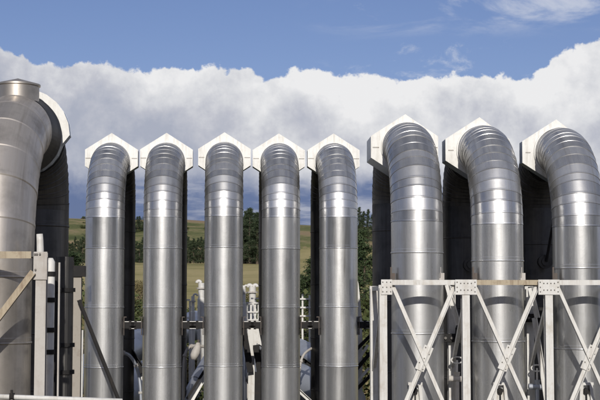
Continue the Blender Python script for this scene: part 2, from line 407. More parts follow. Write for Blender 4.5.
    if nozzle:
        zz = P(*nozzle[:2], Y+SPAN-RAD).z-base
        bm = bmesh.new(); yy = SPAN-RAD
        tube(bm, [(.0, yy+.1, zz), (0, yy-.22, zz)], .13, 20)
        tube(bm, [(.0, yy-.22, zz), (0, yy-.27, zz)], .15, 20)
        tube(bm, [(.0, yy-.27, zz), (0, yy-.31, zz)], .09, 16)
        obj('flanged_nozzle', bm, M['alu_shaded'], root)
        if len(nozzle) > 2:
            bm = bmesh.new(); tube(bm, [(.0, yy-.33, zz), (.22, yy-.75, zz+1.6)], .03, 10)
            obj('tie_rod', bm, M['dark'], root)
    return root

# ------------------------------------------------------------------ the nine loops
Ys, Yl, Y0 = 34.1, 25.2, 17.4
sm_x = [104.3, 162.3, 223.5, 280.9, 338.6]
tops = [143.3, 143.2, 142.6, 143.6, 143.8]
small_lab = ['farthest left of the five slim silver steam pipe loops, with a strut across its foot',
             'second from left of the five slim silver steam pipe loops',
             'middle one of the five slim silver steam pipe loops, left of the tall dark pines',
             'slim silver steam pipe loop just right of the two white vent pipes',
             'slim silver steam pipe loop nearest the white lattice frame']
sr = random.Random(5)
for i, px in enumerate(sm_x):
    X = P(px, 300, Ys).x; zt = P(px, tops[i], Ys+RB).z
    s0 = .76+sr.uniform(-.03, .03)
    pipe_loop(X, Ys+[0, 0, .0, .05, 0][i], zt, small_lab[i], 'slim steam pipe loops in the far row', [s0, s0+1.47, s0+2.95, s0+4.4, s0+5.9], .38, lift=.09)
lg_x = [417.4, 497.8, 579.3]
lg_t = [123.5, 126.5, 128.8]
lg_lab = ['large silver steam pipe loop behind the left bay of the white lattice frame',
          'large silver steam pipe loop in the middle bay, behind the tan beam',
          'large silver steam pipe loop at the right edge, hood turned open to its left']
for i, px in enumerate(lg_x):
    X = P(px, 300, Yl).x; zt = P(px, lg_t[i], Yl+RB).z
    s0 = .58+.1*i
    pipe_loop(X, Yl, zt, lg_lab[i], 'large steam pipe loops behind the lattice frame', [s0, s0+1.5, s0+3.0, s0+4.5], [.95, .5, .32][i], nozzle=[None, (456, 265), (527, 262, 1)][i], turn=[.6, .8, 1.6][i], hx=[-.02, -.04, -.05][i], rw=[.95, .86, .84][i])
X0 = P(-7, 300, Y0).x
pipe_loop(X0, Y0, P(10, 98, Y0+1.85).z, 'dull brownish steam pipe loop at the left edge with a capped stub on top', None, [.25, 1.08, 1.9, 2.75, 3.6], .22, dull=True, stub=True, RB=1.85, gores=7, hood_at=.35)

# ------------------------------------------------------------------ guide beams and lugs between the slim pipes
zb = P(223, 325, Ys).z
cx = [P(p, 300, Ys).x for p in sm_x]
gaps = [(cx[0], cx[1]), (cx[1], cx[2]), (cx[2], cx[3]), (cx[3], cx[4]), (cx[4], P(371, 300, Ys).x+.45)]
beam_lab = ['short dark guide beam between the first and second slim pipes from the left',
            'short dark guide beam with two clamps, left of the middle slim pipe',
            'short dark guide beam in front of the two white vent pipes',
            'short dark guide beam below the white railing posts',
            'short guide beam between the last slim pipe and the white lattice frame']
for i, (a, b) in enumerate(gaps):
    r = thing('guide_beam', beam_lab[i], 'steel beam', ((a+b)/2, Ys, zb), 'guide beams between the slim pipes')
    hw = (b-a)/2-RAD-.012
    bm = bmesh.new()
    # I-section lying along X with its web facing the viewer
    box(bm, (0, .0, .085), (2*hw, .13, .016)); box(bm, (0, 0, -.085), (2*hw, .13, .016)); obj('flanges', bm, M['frame'], r)
    bm = bmesh.new(); box(bm, (0, 0, 0), (2*hw, .012, .154)); obj('web', bm, M['dark'], r)  # near-black colour stands for the shadow between the flanges
    for s in (-1, 1):
        if i == 4 and s == 1: continue
        bm = bmesh.new()
        box(bm, (s*(hw-.05), -.10, .0), (.16, .05, .15)); box(bm, (s*(hw-.16), -.09, .0), (.06, .04, .22))
        tube(bm, [(s*(hw-.19), -.12, 0), (s*(hw-.30), -.12, 0)], .045, 10)
        obj('clamp', bm, M['dark'], r)
        bm = bmesh.new()
        box(bm, (s*(hw-.01), -.06, -.02), (.016, .20, .46))
        box(bm, (s*(hw-.045), -.08, .2), (.05, .12, .02))
        obj('lug_plate', bm, M['rust'], r)

# ------------------------------------------------------------------ lattice frame in front of the large pipes
YF = 24.0; YR = 25.55
frame = thing('lattice_frame', 'white painted steel lattice frame with bolted gussets in front of the large pipes', 'steel frame', (0, YF, 0))
colx = [P(px, 290, YF).x for px in (382.8, 465.2, 548.0)]; sp = colx[2]-colx[1]; colx.append(colx[2]+sp)
zt = P(466, 282.5, YF).z
for i, x in enumerate(colx):
    bm = bmesh.new(); ibeam(bm, (x, 0, .0), (x, 0, zt-.045), .135, .15); obj('column', bm, M['frame'], frame)
    bm = bmesh.new(); ibeam(bm, (x, YR-YF, .0), (x, YR-YF, zt-.05), .14, .15); obj('rear_column', bm, M['frame'], frame)
    # tie between the front and rear columns and its knee
    bm = bmesh.new(); bar(bm, (x+.0, .085, zt-.10), (x, YR-YF-.085, zt-.10), .08, .08, Vector((0, 0, 1))); obj('cross_tie', bm, M['frame'], frame)
    bm = bmesh.new(); angle_bar(bm, (x-.04, .12, zt-.45), (x-.04, YR-YF-.1, zt-1.6), .07, up=Vector((1, 0, 0))); obj('side_brace', bm, M['frame'], frame)
for i in range(3):
    a, b = colx[i], colx[i+1]
    bm = bmesh.new()
    box(bm, ((a+b)/2, 0, zt), (b-a-.006, .012, .09)); box(bm, ((a+b)/2, .05, zt+.039), (b-a-.006, .088, .012))
    obj('top_beam', bm, M['frame_tan'] if i == 1 else M['frame'], frame)
    if i == 1: frame.children[-1]['label'] = 'tan rust-stained length of top beam'
    # cross braces of the two bays
    zlo = zt-.05; H = 2.60
    for j in range(2):
        z1 = zlo-j*(H+.12); z0 = z1-H
        m1 = bmesh.new(); angle_bar(m1, (a+.18, .085, z1), (b-.18, .085, z0), .075, side=-1); obj('brace', m1, M['frame'], frame)
        m1 = bmesh.new(); angle_bar(m1, (b-.18, .065, z1), (a+.18, .065, z0), .075, side=1); obj('brace', m1, M['frame'], frame)
        # crossing plate
        c = Vector(((a+b)/2, .045, (z0+z1)/2)); d = Vector((a+.18-(b-.18), 0, -(H))).normalized()
        bm = bmesh.new(); Rm = frame_of(c-d, c+d); box(bm, c, (.175, .014, .46), Rm, bev=.004)
        obj('crossing_plate', bm, M['frame'], frame)
        if j == 0: bolt_parts(frame.children[-1], [c + Rm @ Vector((sx*.052, 0, t)) + Vector((0, -.008, 0)) for sx, t in ((-1, -.19), (-1, .1), (1, -.1), (1, .19), (0, 0))])
for i, x in enumerate(colx):
    for zc, hh in ((zt-.085, .27), (zt-.11-2.60, .26)):
        bm = bmesh.new(); w = .39 if i else .20; xo = 0 if i else .06
        box(bm, (x+xo, -.085, zc), (w, .014, hh), bev=.004); obj('gusset_plate', bm, M['frame'], frame)
        xs = (-.16, -.096, -.032, .032, .096, .16) if i else (-.01, .06, .13)
        if zc > 3: bolt_parts(frame.children[-1], [(x+q, -.092, zc+z) for q in xs for z in ((-.08, .0, .09) if abs(q) not in (.096, .032) else (-.05, .07))])
# dark cross collars and small valves between the large pipes
for i, (px, py) in enumerate(((451, 338), (534, 318))):
    c = P(px, py, YR-.15)
    r = thing('pipe_guide_collar', ['dark square collar on the pale rear post between the left and middle large pipes', 'dark square collar between the middle and right large pipes'][i], 'collar', c, 'dark collars on the rear posts')
    bm = bmesh.new(); box(bm, (0, 0, 0), (.34, .14, .16), bev=.01); box(bm, (.12, -.09, .05), (.1, .06, .3), bev=.01); obj('collar_block', bm, M['dark'], r)
    bolt_parts(r, [(-.12, -.07, 0), (0, -.07, 0)], .03, .04)
for i, (px, py) in enumerate(((457, 372), (537, 380))):
    c = P(px, py, YR-.35)
    r = thing('drain_valve', ['small steel drain valve beside the lattice post left of the middle large pipe', 'small steel drain valve with level pipe left of the right-hand large pipe'][i], 'valve', c, 'drain valves between the large pipes')
    bm = bmesh.new(); tube(bm, [(0, 0, -3.0 if False else -1.6), (0, 0, -.1), (0, 0, .0)], .05, 12, rs=[.04, .04, .06]); tube(bm, [(-.16, 0, -.12), (.2, 0, -.14)], .055, 12); obj('valve_body', bm, M['alu_blue'] if i else M['frame_grey'], r)
    bm = bmesh.new(); tube(bm, [(0, 0, 0), (0, -.02, .22)], .018, 8)
    pts = [(math.cos(t*PI/8)*.11, -.02, .22+math.sin(t*PI/8)*.06) for t in range(17)]
    tube(bm, pts, .014, 6); obj('handwheel', bm, M['frame'], r)
# sloping pale struts between the large pipes
for i, (p1, p2, lab) in enumerate((((534, 318), (546, 398), 'pale sloping strut leaning on the lattice post left of the right-hand large pipe'), ((447, 285), (458, 325), 'short pale knee strut under the gusset between left and middle large pipes'), ((530, 288), (537, 318), 'short pale knee strut under the gusset left of the right-hand large pipe'))):
    a = P(*p1, YR-.45); b = P(*p2, YR-.45)
    if i == 0: b = b+(b-a)*2.6
    bm = bmesh.new(); angle_bar(bm, a, b, .085)
    o = obj('sloping_strut', bm, M['frame']); o['label'] = lab; o['category'] = 'strut'
# cream lug brackets low on the large pipes
for i, px in enumerate((415, 500, 586)):
    c = P(px, 389, Yl-RAD-.06)
    r = thing('lug_bracket', ['cream slotted lug bracket low on the left large pipe', 'cream slotted lug bracket low on the middle large pipe', 'cream slotted lug bracket low on the right-hand large pipe'][i], 'bracket', c, 'lug brackets on the large pipes')
    bm = bmesh.new()
    for s in (-1, 1):
        bar(bm, (s*.13, 0, -.5), (s*.085, 0, .07), .055, .10)
    box(bm, (0, 0, .095), (.26, .10, .05)); box(bm, (0, .05, -.25), (.24, .012, .5))
    obj('bracket_plate', bm, M['frame'], r)
    bm = bmesh.new(); tube(bm, [(0, -.05, -.03), (0, .04, -.03)], .05, 14); bar(bm, (0, -.03, -.4), (0, -.03, -.05), .02, .03); obj('pin', bm, M['dark'], r)
# small hanger rods visible on the large pipes just above the beam
for i, px in enumerate((391, 440, 473, 521, 553)):
    c = P(px, 272, Yl-.25)
    bm = bmesh.new(); box(bm, (c.x, c.y, c.z-.05), (.03, .05, .28)); box(bm, (c.x+.045, c.y, c.z-.1), (.06, .07, .16)); tube(bm, [(c.x, c.y-.03, c.z-.14), (c.x, c.y-.09, c.z-.14)], .03, 8)
    o = obj('hanger_clip', bm, M['rust'] if i in (0, 2, 4) else M['frame_grey'])
    o['label'] = ['rusty clip on the left flank of the left large pipe', 'grey clip on the right flank of the left large pipe', 'rusty clip on the left flank of the middle large pipe', 'grey clip on the right flank of the middle large pipe', 'rusty clip on the left flank of the right-hand large pipe'][i]
    o['category'] = 'clip'; o['group'] = 'clips on the large pipes above the beam'

# pale flat support post beside the last slim pipe
r = thing('support_post', 'pale pointed support post with dark bars as zigzag shadows right of the last slim pipe', 'post', (0, 0, 0))
Yp = 35.6
a = P(352.5, 278, Yp)
bm = bmesh.new()
pts = [P(356.3, 275, Yp), P(358.6, 284, Yp), P(362.3, 322, Yp), P(362.3, 330, Yp), P(362.8, 470, Yp), P(355.8, 470, Yp), P(355.5, 276, Yp)]
vs = [bm.verts.new(p) for p in pts]; f = bm.faces.new(vs)
e = bmesh.ops.extrude_face_region(bm, geom=[f]); bmesh.ops.translate(bm, verts=[v for v in e['geom'] if isinstance(v, bmesh.types.BMVert)], vec=(0, .12, 0)); bmesh.ops.recalc_face_normals(bm, faces=bm.faces[:])
obj('post', bm, M['frame'], r)
for (q1, q2) in (((354, 352), (371, 335)), ((371, 352), (354, 372)), ((354, 392), (371, 375))):
    bm = bmesh.new(); angle_bar(bm, P(*q1, Yp-.14), P(*q2, Yp-.14), .09); obj('zigzag_shadow_bar', bm, M['dark'], r)  # dark bars stand in for the zigzag shadows on the post
for (q1, q2) in (((357, 362), (368, 345)), ((357, 382), (369, 368)),):
    bm = bmesh.new(); bar(bm, P(*q1, Yp-.2), P(*q2, Yp-.2), .07, .02); obj('lacing_bar', bm, M['frame'], r)

# ------------------------------------------------------------------ left frame by the dull pipe
YL = 16.5
lf = thing('left_steel_frame', 'weathered steel frame with tan beam and brace at the left edge', 'steel frame', (0, YL, 0))
lf.name = 'steel_portal_frame'
def L0(px, py, Y=YL, dy=0): p = P(px, py, Y); return Vector((p.x, p.y-YL+dy, p.z))
a = L0(42, 252)
bm = bmesh.new(); ibeam(bm, (a.x, 0, 0), (a.x, 0, a.z-.01), .125, .14); obj('column', bm, M['frame_grey'], lf)
bm = bmesh.new(); p0 = L0(34.5, 252); p1 = L0(48, 280); box(bm, ((p0.x+p1.x)/2, -.08, (p0.z+p1.z)/2-.0), (p1.x-p0.x, .014, abs(p1.z-p0.z)), bev=.004); obj('gusset_plate', bm, M['frame_grey'], lf)
bolt_parts(lf.children[-1], [L0(36, 254.5, dy=-.09), L0(38, 254.5, dy=-.09), L0(36.5, 270, dy=-.09), L0(41, 254.5, dy=-.09)], .014, .016)
bm = bmesh.new(); q = L0(31.5, 255); box(bm, ((q.x-4)/1.0+2*.0, -.02, q.z), (8-.001, .02, .085)); 
for v in bm.verts: pass
obj('top_beam', bm, M['frame_tan'], lf)
lf.children[-1].location.x = q.x-((q.x-4)+4)
bm = bmesh.new(); angle_bar(bm, L0(34, 272, dy=-.05), L0(-42, 372, dy=-.05), .085); obj('brace', bm, M['frame_tan'], lf)
bm = bmesh.new(); a2 = L0(57, 262); bar(bm, (a2.x, .25, 0), (a2.x, .25, a2.z), .02, .05); obj('edge_post', bm, M['frame_grey'], lf)
# standpipe with pale lagging behind the column
r = thing('lagged_standpipe', 'pale lagged standpipe with dark bands right of the grey column', 'pipe', P(50, 300, 17.4)*1.0)
r.location.z = 0
bm = bmesh.new(); zt1 = P(50, 258, 17.4).z
tube(bm, [(0, 0, 0), (0, 0, zt1-.05), (0, 0, zt1)], .058, 18, rs=[.058, .058, .03]); obj('lagging', bm, M['frame'], r, True)
for py in (274, 300, 330, 352):
    bm = bmesh.new(); z = P(50, py, 17.4).z; tube(bm, [(0, 0, z-.03), (0, 0, z+.03)], .068, 18); box(bm, (-.07, 0, z), (.10, .05, .05)); obj('band', bm, M['dark'], r)
r = thing('lagged_standpipe', 'short cream standpipe rising above the grey gusset plate', 'pipe', P(40.3, 250, 17.0)); r.location.z = 0
bm = bmesh.new(); z1 = P(40, 234, 17.0).z; z0 = P(40, 254, 17.0).z; tube(bm, [(0, 0, z0-.8), (0, 0, z1-.2), (-.005, 0, z1-.08), (-.012, 0, z1)], .04, 14, rs=[.045, .045, .043, .04]); obj('lagging', bm, M['frame'], r, True)
# dark secondary pipes in the shade behind the frame
for i, (px, rr, Yd, top) in enumerate(((64.5, .13, 20.3, 257), (54.5, .06, 18.3, 262))):
    c = P(px, 300, Yd)
    r = thing('drain_pipe', ['dark drain pipe standing between the frame and the tan post', 'thin dark pipe beside the pale standpipe'][i], 'pipe', (c.x, c.y, 0))
    bm = bmesh.new(); z = P(px, top, Yd).z; tube(bm, [(0, 0, 0), (0, 0, z)], rr, 24); obj('barrel', bm, M['alu_shaded'] if i == 0 else M['dark'], r, False)
    for py in (290, 345, 372):
        bm = bmesh.new(); zz = P(px, py, Yd).z; tube(bm, [(0, 0, zz-.03), (0, 0, zz+.03)], rr+.03, 24); obj('flange', bm, M['dark'], r)

# tan post and strut in front of the first slim pipe
Yt = 32.6
r = thing('support_post', 'weathered tan post with a thin rod left of the first slim pipe', 'post', (P(77.5, 300, Yt).x, Yt, 0))
bm = bmesh.new(); z = P(77, 268, Yt).z; ibeam(bm, (0, 0, 0), (0, 0, z-.2), .19, .2); obj('post', bm, M['post_tan'], r)
bm = bmesh.new(); tube(bm, [(.14, -.1, 0), (.14, -.1, P(84, 330, Yt).z)], .022, 8); obj('rod', bm, M['frame'], r)
bm = bmesh.new(); box(bm, (-.02, .0, z-.08), (.40, .3, .26)); box(bm, (-.2, .0, z+.08), (.2, .2, .2)); obj('head_bracket', bm, M['dark'], r)
a = P(79, 300, Yt-.2); b = P(110, 378, Yt-.2)
bm = bmesh.new(); angle_bar(bm, a, b+(b-a)*.5, .085, .016, -1); o = obj('sloping_strut', bm, M['dark']); o['label'] = 'dark-sided steel strut sloping across the foot of the first slim pipe'; o['category'] = 'strut'

# ------------------------------------------------------------------ near handrail crossing the bottom left
r = thing('handrail', 'cream tubular handrail across the bottom left corner', 'railing', (0, 0, 0))
Yh = 12.0
a = P(-60, 394.5, Yh); b = P(122, 401.0, Yh)
bm = bmesh.new(); tube(bm, [a, b, b+Vector((.02, .02, -.1)), b+Vector((.02, .02, -1.2))], .021, 14); obj('rail', bm, M['frame'], r, True)
c = P(12, 396.8, Yh)
bm = bmesh.new(); tube(bm, [c+Vector((-.02, 0, 0)), c+Vector((.02, 0, 0))], .033, 12); box(bm, c+Vector((0, -.02, .03)), (.02, .03, .06)); obj('clamp', bm, M['dark'], r)
bm = bmesh.new()
for px in (12, ): tube(bm, [P(px, 397, Yh), P(px, 397, Yh)+Vector((0, 0, -3.7))], .02, 10)
obj('rail_post', bm, M['frame'], r)

# ------------------------------------------------------------------ pipelines running along the ground behind the slim row
def pipeline(label, pts, r, m, group=None):
    root = thing('ground_pipeline', label, 'pipeline', (0, 0, 0), group)
    bm = bmesh.new(); uvl = bm.loops.layers.uv.new('UVMap'); pp = [Vector(p) for p in pts]
    # resample and add seam beads
    P2 = []; rs = []
    for a, b in zip(pp, pp[1:]):
        n = max(1, int((b-a).length/1.3))
        for k in range(n):
            q = a.lerp(b, k/n); d = (b-a).normalized()
            P2 += [q, q+d*.05, q+d*.055]; rs += [r+.012, r+.012, r]
    P2.append(pp[-1]); rs.append(r)
    tube(bm, P2, r, 40, rs=rs)
    o = obj('barrel', bm, m, root)
    for p in o.data.polygons: p.use_smooth = len(p.vertices) == 4
    o.data.set_sharp_from_angle(angle=R_(35))
    for k in range(0, len(P2)-3, 12):
        q = P2[k+1]
        bm = bmesh.new(); box(bm, (q.x, q.y, q.z-r-.45), (.25, .25, .9)); box(bm, (q.x, q.y, q.z-r+.03), (r*1.6, .35, .1)); obj('saddle_support', bm, M['frame_grey'], root)
    return root
pipeline('upper pale blue pipeline climbing to the right behind the second slim pipe', [P(60, 387, 39), P(128, 348, 43), P(196, 325, 47)], .50, M['alu_blue'], 'ground pipelines behind the slim pipes')
pipeline('lower pale blue pipeline in the gap left of the second slim pipe', [P(70, 440, 38), P(130, 390, 40), P(160, 370, 42)], .55, M['alu_blue'], 'ground pipelines behind the slim pipes')
pipeline('upper blue-grey pipeline falling to the right beyond the gap left of the last slim pipe', [P(262, 337, 44), P(300, 352, 42), P(350, 372, 40)], .38, M['alu_blue'], 'ground pipelines behind the slim pipes')
pipeline('lower blue-grey pipeline filling the foot of the gap left of the last slim pipe', [P(250, 362, 41), P(300, 384, 39.5), P(352, 408, 38)], .56, M['alu_blue'], 'ground pipelines behind the slim pipes')
pipeline('slim light pipeline slanting down left between second and middle slim pipes', [P(212, 352, 40), P(196, 380, 38.6), P(180, 412, 37.5)], .15, M['alu_blue'])
# struts and legs in the gaps
def strut(px1, py1, px2, py2, Y, w, m, label, d=None):
    a = P(px1, py1, Y); b = P(px2, py2, Y-.2)
    bm = bmesh.new(); angle_bar(bm, a, b, w)
    o = obj('sloping_strut', bm, m); o['label'] = label; o['category'] = 'strut'; return o
strut(127, 345, 146, 382, 38.2, .16, M['frame'], 'cream strut sloping down right in the gap left of the second slim pipe')
strut(122, 338, 143, 372, 38.0, .20, M['dark'], 'dark strut above the cream one left of the second slim pipe')
strut(207, 372, 189, 404, 37.4, .14, M['frame'], 'cream strut under the slanting slim pipeline')
strut(206, 368, 187, 399, 37.2, .07, M['dark'], 'thin dark strut along the slanting slim pipeline')
strut(292, 352, 322, 373, 38.3, .10, M['dark'], 'dark bar running down between the two blue-grey pipelines')
strut(296, 388, 322, 412, 37.6, .10, M['frame'], 'cream bar at the foot of the gap left of the last slim pipe')
# small curved service pipes crossing the low gaps
def service_pipe(label, pts, rr, m):
    q = [P(*p) for p in pts]; sm = []
    for i in range(len(q)-1):
        p0 = q[max(0, i-1)]; p1 = q[i]; p2 = q[i+1]; p3 = q[min(len(q)-1, i+2)]
        for k in range(6):
            t = k/6; sm.append(.5*((2*p1)+(p2-p0)*t+(2*p0-5*p1+4*p2-p3)*t*t+(3*p1-p0-3*p2+p3)*t**3))
    sm.append(q[-1])
    root = thing('service_pipe', label, 'pipe', (0, 0, 0))
    bm = bmesh.new(); tube(bm, sm, rr, 16); obj('barrel', bm, M[m], root, True)
    for k in range(3, len(sm)-3, 7):
        bm = bmesh.new(); d = (sm[k+1]-sm[k]).normalized(); tube(bm, [sm[k]-d*.03, sm[k]+d*.03], rr+.02, 16); obj('flange', bm, M['frame_grey'], root)
service_pipe('thin silver service pipe curving down through the gap left of the second slim pipe', [(118, 352, 36.8), (130, 356, 36.9), (138, 372, 37), (141, 398, 37), (141, 440, 37)], .045, 'alu_blue')
service_pipe('thin silver service pipe hooking over in the gap left of the middle slim pipe', [(183, 440, 37.2), (183.5, 372, 37.2), (186, 352, 37.3), (193, 346, 37.5), (206, 347, 37.8)], .04, 'frame_grey')
service_pipe('silver service pipe rising diagonally in the gap right of the middle slim pipe', [(238, 395, 37), (247, 368, 37.2), (256, 352, 37.6), (268, 343, 38)], .055, 'alu_blue')
service_pipe('thin grey service pipe crossing both blue-grey pipelines', [(298, 440, 37.2), (299, 380, 37.2), (303, 356, 37.4), (316, 346, 38)], .035, 'frame_grey')
# A-leg stand below the vent pipes
r = thing('pipe_stand', 'cream sheet steel pipe stand with splayed legs below the vent pipes', 'stand', (0, 0, 0))
Yq = 36.2
bm = bmesh.new()
pts = [P(247.5, 328, Yq), P(258.5, 328, Yq), P(261, 341, Yq), P(262, 346, Yq), P(257, 343, Yq), P(254.5, 352, Yq), P(255, 440, Yq), P(246.5, 440, Yq), P(249, 350, Yq)]
vs = [bm.verts.new(p) for p in pts]; f = bm.faces.new(vs)
e = bmesh.ops.extrude_face_region(bm, geom=[f]); bmesh.ops.translate(bm, verts=[v for v in e['geom'] if isinstance(v, bmesh.types.BMVert)], vec=(0, .1, 0)); bmesh.ops.recalc_face_normals(bm, faces=bm.faces[:])
obj('stand_plate', bm, M['frame'], r)
bm = bmesh.new()
for seg_ in (((243, 328), (247, 350)), ((247, 350), (250.5, 372)), ((258, 372), (257, 440)), ((256, 345), (260, 372))): bar(bm, P(*seg_[0], Yq-.15), P(*seg_[1], Yq-.15), .17, .12)
obj('stand_leg', bm, M['dark'], r)
r = thing('standing_pipe', 'grey-blue standing pipe left of the cream pipe stand', 'pipe', (P(241.5, 340, 37).x, 37, 0))
bm = bmesh.new(); z = P(241, 341, 37).z; tube(bm, [(0, 0, 0), (0, 0, z-.12), (0, 0, z-.03), (0, 0, z)], .12, 20, rs=[.12, .12, .09, .03]); obj('barrel', bm, M['alu_blue'], r, True)
# little lagged elbow between second and third pipe
r = thing('lagged_elbow', 'small pale lagged elbow with a brass cap hanging left of the middle slim pipe', 'pipe elbow', P(196, 350, 37))
bm = bmesh.new(); tube(bm, [(.06, 0, .20), (.05, 0, .10), (.0, 0, -.05), (-.05, -.02, -.16), (-.07, -.03, -.26)], .12, 20, rs=[.05, .09, .12, .11, .07]); obj('lagging', bm, M['frame_grey'], r, True)
bm = bmesh.new(); tube(bm, [(.06, 0, .19), (.07, 0, .28)], .03, 10); obj('cap', bm, M['rust'], r)

# vent pipes behind
def vent(px, pt, pb, Y, rr, label, hooks):
    a = P(px, pt, Y); z0 = 0
    r = thing('vent_pipe', label, 'vent pipe', (a.x, a.y, 0), 'white vent pipes beyond the slim pipes')
    bm = bmesh.new(); zt_ = a.z
    tube(bm, [(0, 0, 0), (0, 0, zt_-.62), (0, 0, zt_-.60), (0, 0, zt_-.1)], rr, 18, rs=[rr, rr, rr*.8, rr*.8]); obj('barrel', bm, M['frame'], r)
    for s in hooks:
        bm = bmesh.new(); pts = [(s*rr*.2+s*(.065-.065*math.cos(t*PI/8)), 0, zt_-.1+.065*math.sin(t*PI/8)) for t in range(9)]
        tube(bm, pts, rr*.42, 12); obj('gooseneck', bm, M['frame'], r, True)
    bm = bmesh.new(); tube(bm, [(0, 0, zt_-.30), (0, 0, zt_-.25)], rr*1.25, 16); obj('flange', bm, M['frame_grey'], r)
vent(243.7, 284.5, 330, 45, .085, 'narrow white vent pipe with curled top in the gap right of the middle slim pipe', (-1, 1))
vent(252.5, 284, 330, 45.2, .14, 'stout white vent pipe with twin goosenecks in the gap right of the middle slim pipe', (-1, 1))
vent(201.5, 280, 330, 45, .13, 'stout white vent pipe half hidden by the middle slim pipe', (-1,))
vent(193, 293, 330, 44.6, .07, 'thin white vent pipe left of the stout one by the middle slim pipe', (1,))
def railing(px0, px1, pyt, pyb, Y, label, posts, rails):
    a = P(px0, pyt, Y)
    r = thing('service_railing', label, 'railing', (a.x, a.y, 0))
    for p in posts:
        bm = bmesh.new(); q = P(p, pyt if p != posts[-1] else pyt+1, Y); bar(bm, (q.x-a.x, 0, 0), (q.x-a.x, 0, q.z), .055, .055); obj('post', bm, M['frame'], r)
    for py in rails:
        bm = bmesh.new(); q0 = P(px0, py, Y); q1 = P(px1, py, Y); bar(bm, (q0.x-a.x, -.055, q0.z), (q1.x-a.x, -.055, q1.z), .05, .05); obj('rail', bm, M['frame'], r)
    return r
railing(247, 259, 302, 322, 43.5, 'white ladder-like railing under the stout vent pipe', (247, 251, 255, 258.5), (303, 312, 320))
railing(251, 259, 297, 322, 43.8, 'short white platform rail with a single post beside the vent pipe', (255.5,), (298.5,))
railing(297, 318, 294, 318, 43, 'white tubular railing with a tall post left of the last slim pipe', (302.5, 309.5), (299, 307.5, 316))
railing(185, 190, 300, 320, 43, 'short white rail left of the thin vent pipe', (186, 190), (300, 318))

# ------------------------------------------------------------------ terrain
def ground_z(x, y):
    def lerp(pts, y):
        for (y0, z0), (y1, z1) in zip(pts, pts[1:]):
            if y <= y1:
                t = (y-y0)/(y1-y0); t = max(0, min(1, t)); t = t*t*(3-2*t) if False else t
                return z0+(z1-z0)*t
        return pts[-1][1]
    z = lerp([(-900, 0), (52, 0), (95, 2.0), (150, 5.4), (200, 8.2), (300, 13.0), (345, 14.5), (420, 20), (560, 40), (700, 0)], y) if y < 380 else lerp([(345, 14.5), (400, 20.5)], y)
    return z
bm = bmesh.new()
ys = [-900, -400, -150, -60, -20, 0, 15, 30, 45, 52, 60, 70, 80, 95, 110, 130, 150, 175, 200, 230, 260, 300, 340, 380, 400]
xs = [-900, -500, -260, -160]+[-110+i*10 for i in range(33)]+[300, 500, 900]
V = {}
for j, y in enumerate(ys):
    for i, x in enumerate(xs):
        z = ground_z(x, y) + (noise.noise(Vector((x*.02, y*.02, 0)))*1.0 + noise.noise(Vector((x*.09, y*.09, 3)))*.25 if y > 60 else 0)*min(1, max(0, (y-52)/60))
        V[i, j] = bm.verts.new((x, y, z))
for j in range(len(ys)-1):
    for i in range(len(xs)-1):
        f = bm.faces.new((V[i, j], V[i+1, j], V[i+1, j+1], V[i, j+1])); f.material_index = 0 if ys[j+1] > 52 else 1; f.smooth = True
o = obj('ground', bm, [M['field'], M['gravel']]); o['kind'] = 'structure'; 
# pasture hill behind
bm = bmesh.new(); V = {}
nx, ny = 150, 50
for j in range(ny+1):
    y = 385+j*(1100-385)/ny
    for i in range(nx+1):
        x = -700+i*1500/nx
        # crest at y~650; profile
        crest = 39.3+6*noise.noise(Vector((x*.006, 0, 1)))+1.5*noise.noise(Vector((x*.03, 0, 5)))
        t = (y-385)/(650-385)
        h = 19.5+(crest-19.5)*(math.sin(min(1, t)*PI/2) if t <= 1 else 1-(t-1)*.4)
        h += 1.8*noise.noise(Vector((x*.015, y*.012, 2)))*(1-abs(t-.5) if 0 < t < 1.5 else 0)
        if j == 0: h -= 3
        V[i, j] = bm.verts.new((x, y, h))
for j in range(ny):
    for i in range(nx):
        f = bm.faces.new((V[i, j], V[i+1, j], V[i+1, j+1], V[i, j+1])); f.smooth = True
o = obj('hill', bm, M['hill']); o['kind'] = 'structure'
def hill_z(x, y):
    crest = 39.3+6*noise.noise(Vector((x*.006, 0, 1)))+1.5*noise.noise(Vector((x*.03, 0, 5)))
    t = (y-385)/(650-385); h = 19.5+(crest-19.5)*(math.sin(min(1, t)*PI/2) if t <= 1 else 1-(t-1)*.4)
    return h+1.8*noise.noise(Vector((x*.015, y*.012, 2)))*(1-abs(t-.5) if 0 < t < 1.5 else 0)

# unseen wooded ridge, added behind the viewer to darken what the pipes reflect
def ridgemat():
    m, nt, b = newmat('added_dark_ridge'); L = nt.links.new
    geo = N(nt, 'ShaderNodeNewGeometry'); n1 = N(nt, 'ShaderNodeTexNoise', i_Scale=.12, i_Detail=8.0, i_Roughness=.7); L(geo.outputs['Position'], n1.inputs['Vector'])
    L(ramp(nt, n1.outputs[0], [(.35, (.012, .018, .010)), (.6, (.032, .038, .02)), (.75, (.07, .068, .035))]), b.inputs['Base Color']); b.inputs['Roughness'].default_value = 1
    b.inputs['Specular IOR Level'].default_value = 0
    return m
M['ridge'] = ridgemat()
bm = bmesh.new(); V = {}; na = 160
for i in range(na+1):
    a = R_(100)+i*R_(160)/na            # bearing from +Y, clockwise
    ends = min(1, i/14, (na-i)/14)
    for j in range(9):
        d = 120+j*22
        t = j/8
        h = (78*math.sin(t*PI/2))*(.85+.22*noise.noise(Vector((a*2.2, 3, 0))))*(.35+.65*ends)+noise.noise(Vector((a*25, d*.07, 1)))*3.0*t - (2 if j == 0 else 0)
        V[i, j] = bm.verts.new((math.sin(a)*d*1.0, 20+math.cos(a)*d, h))
for i in range(na):
    for j in range(8): bm.faces.new((V[i, j], V[i+1, j], V[i+1, j+1], V[i, j+1]))
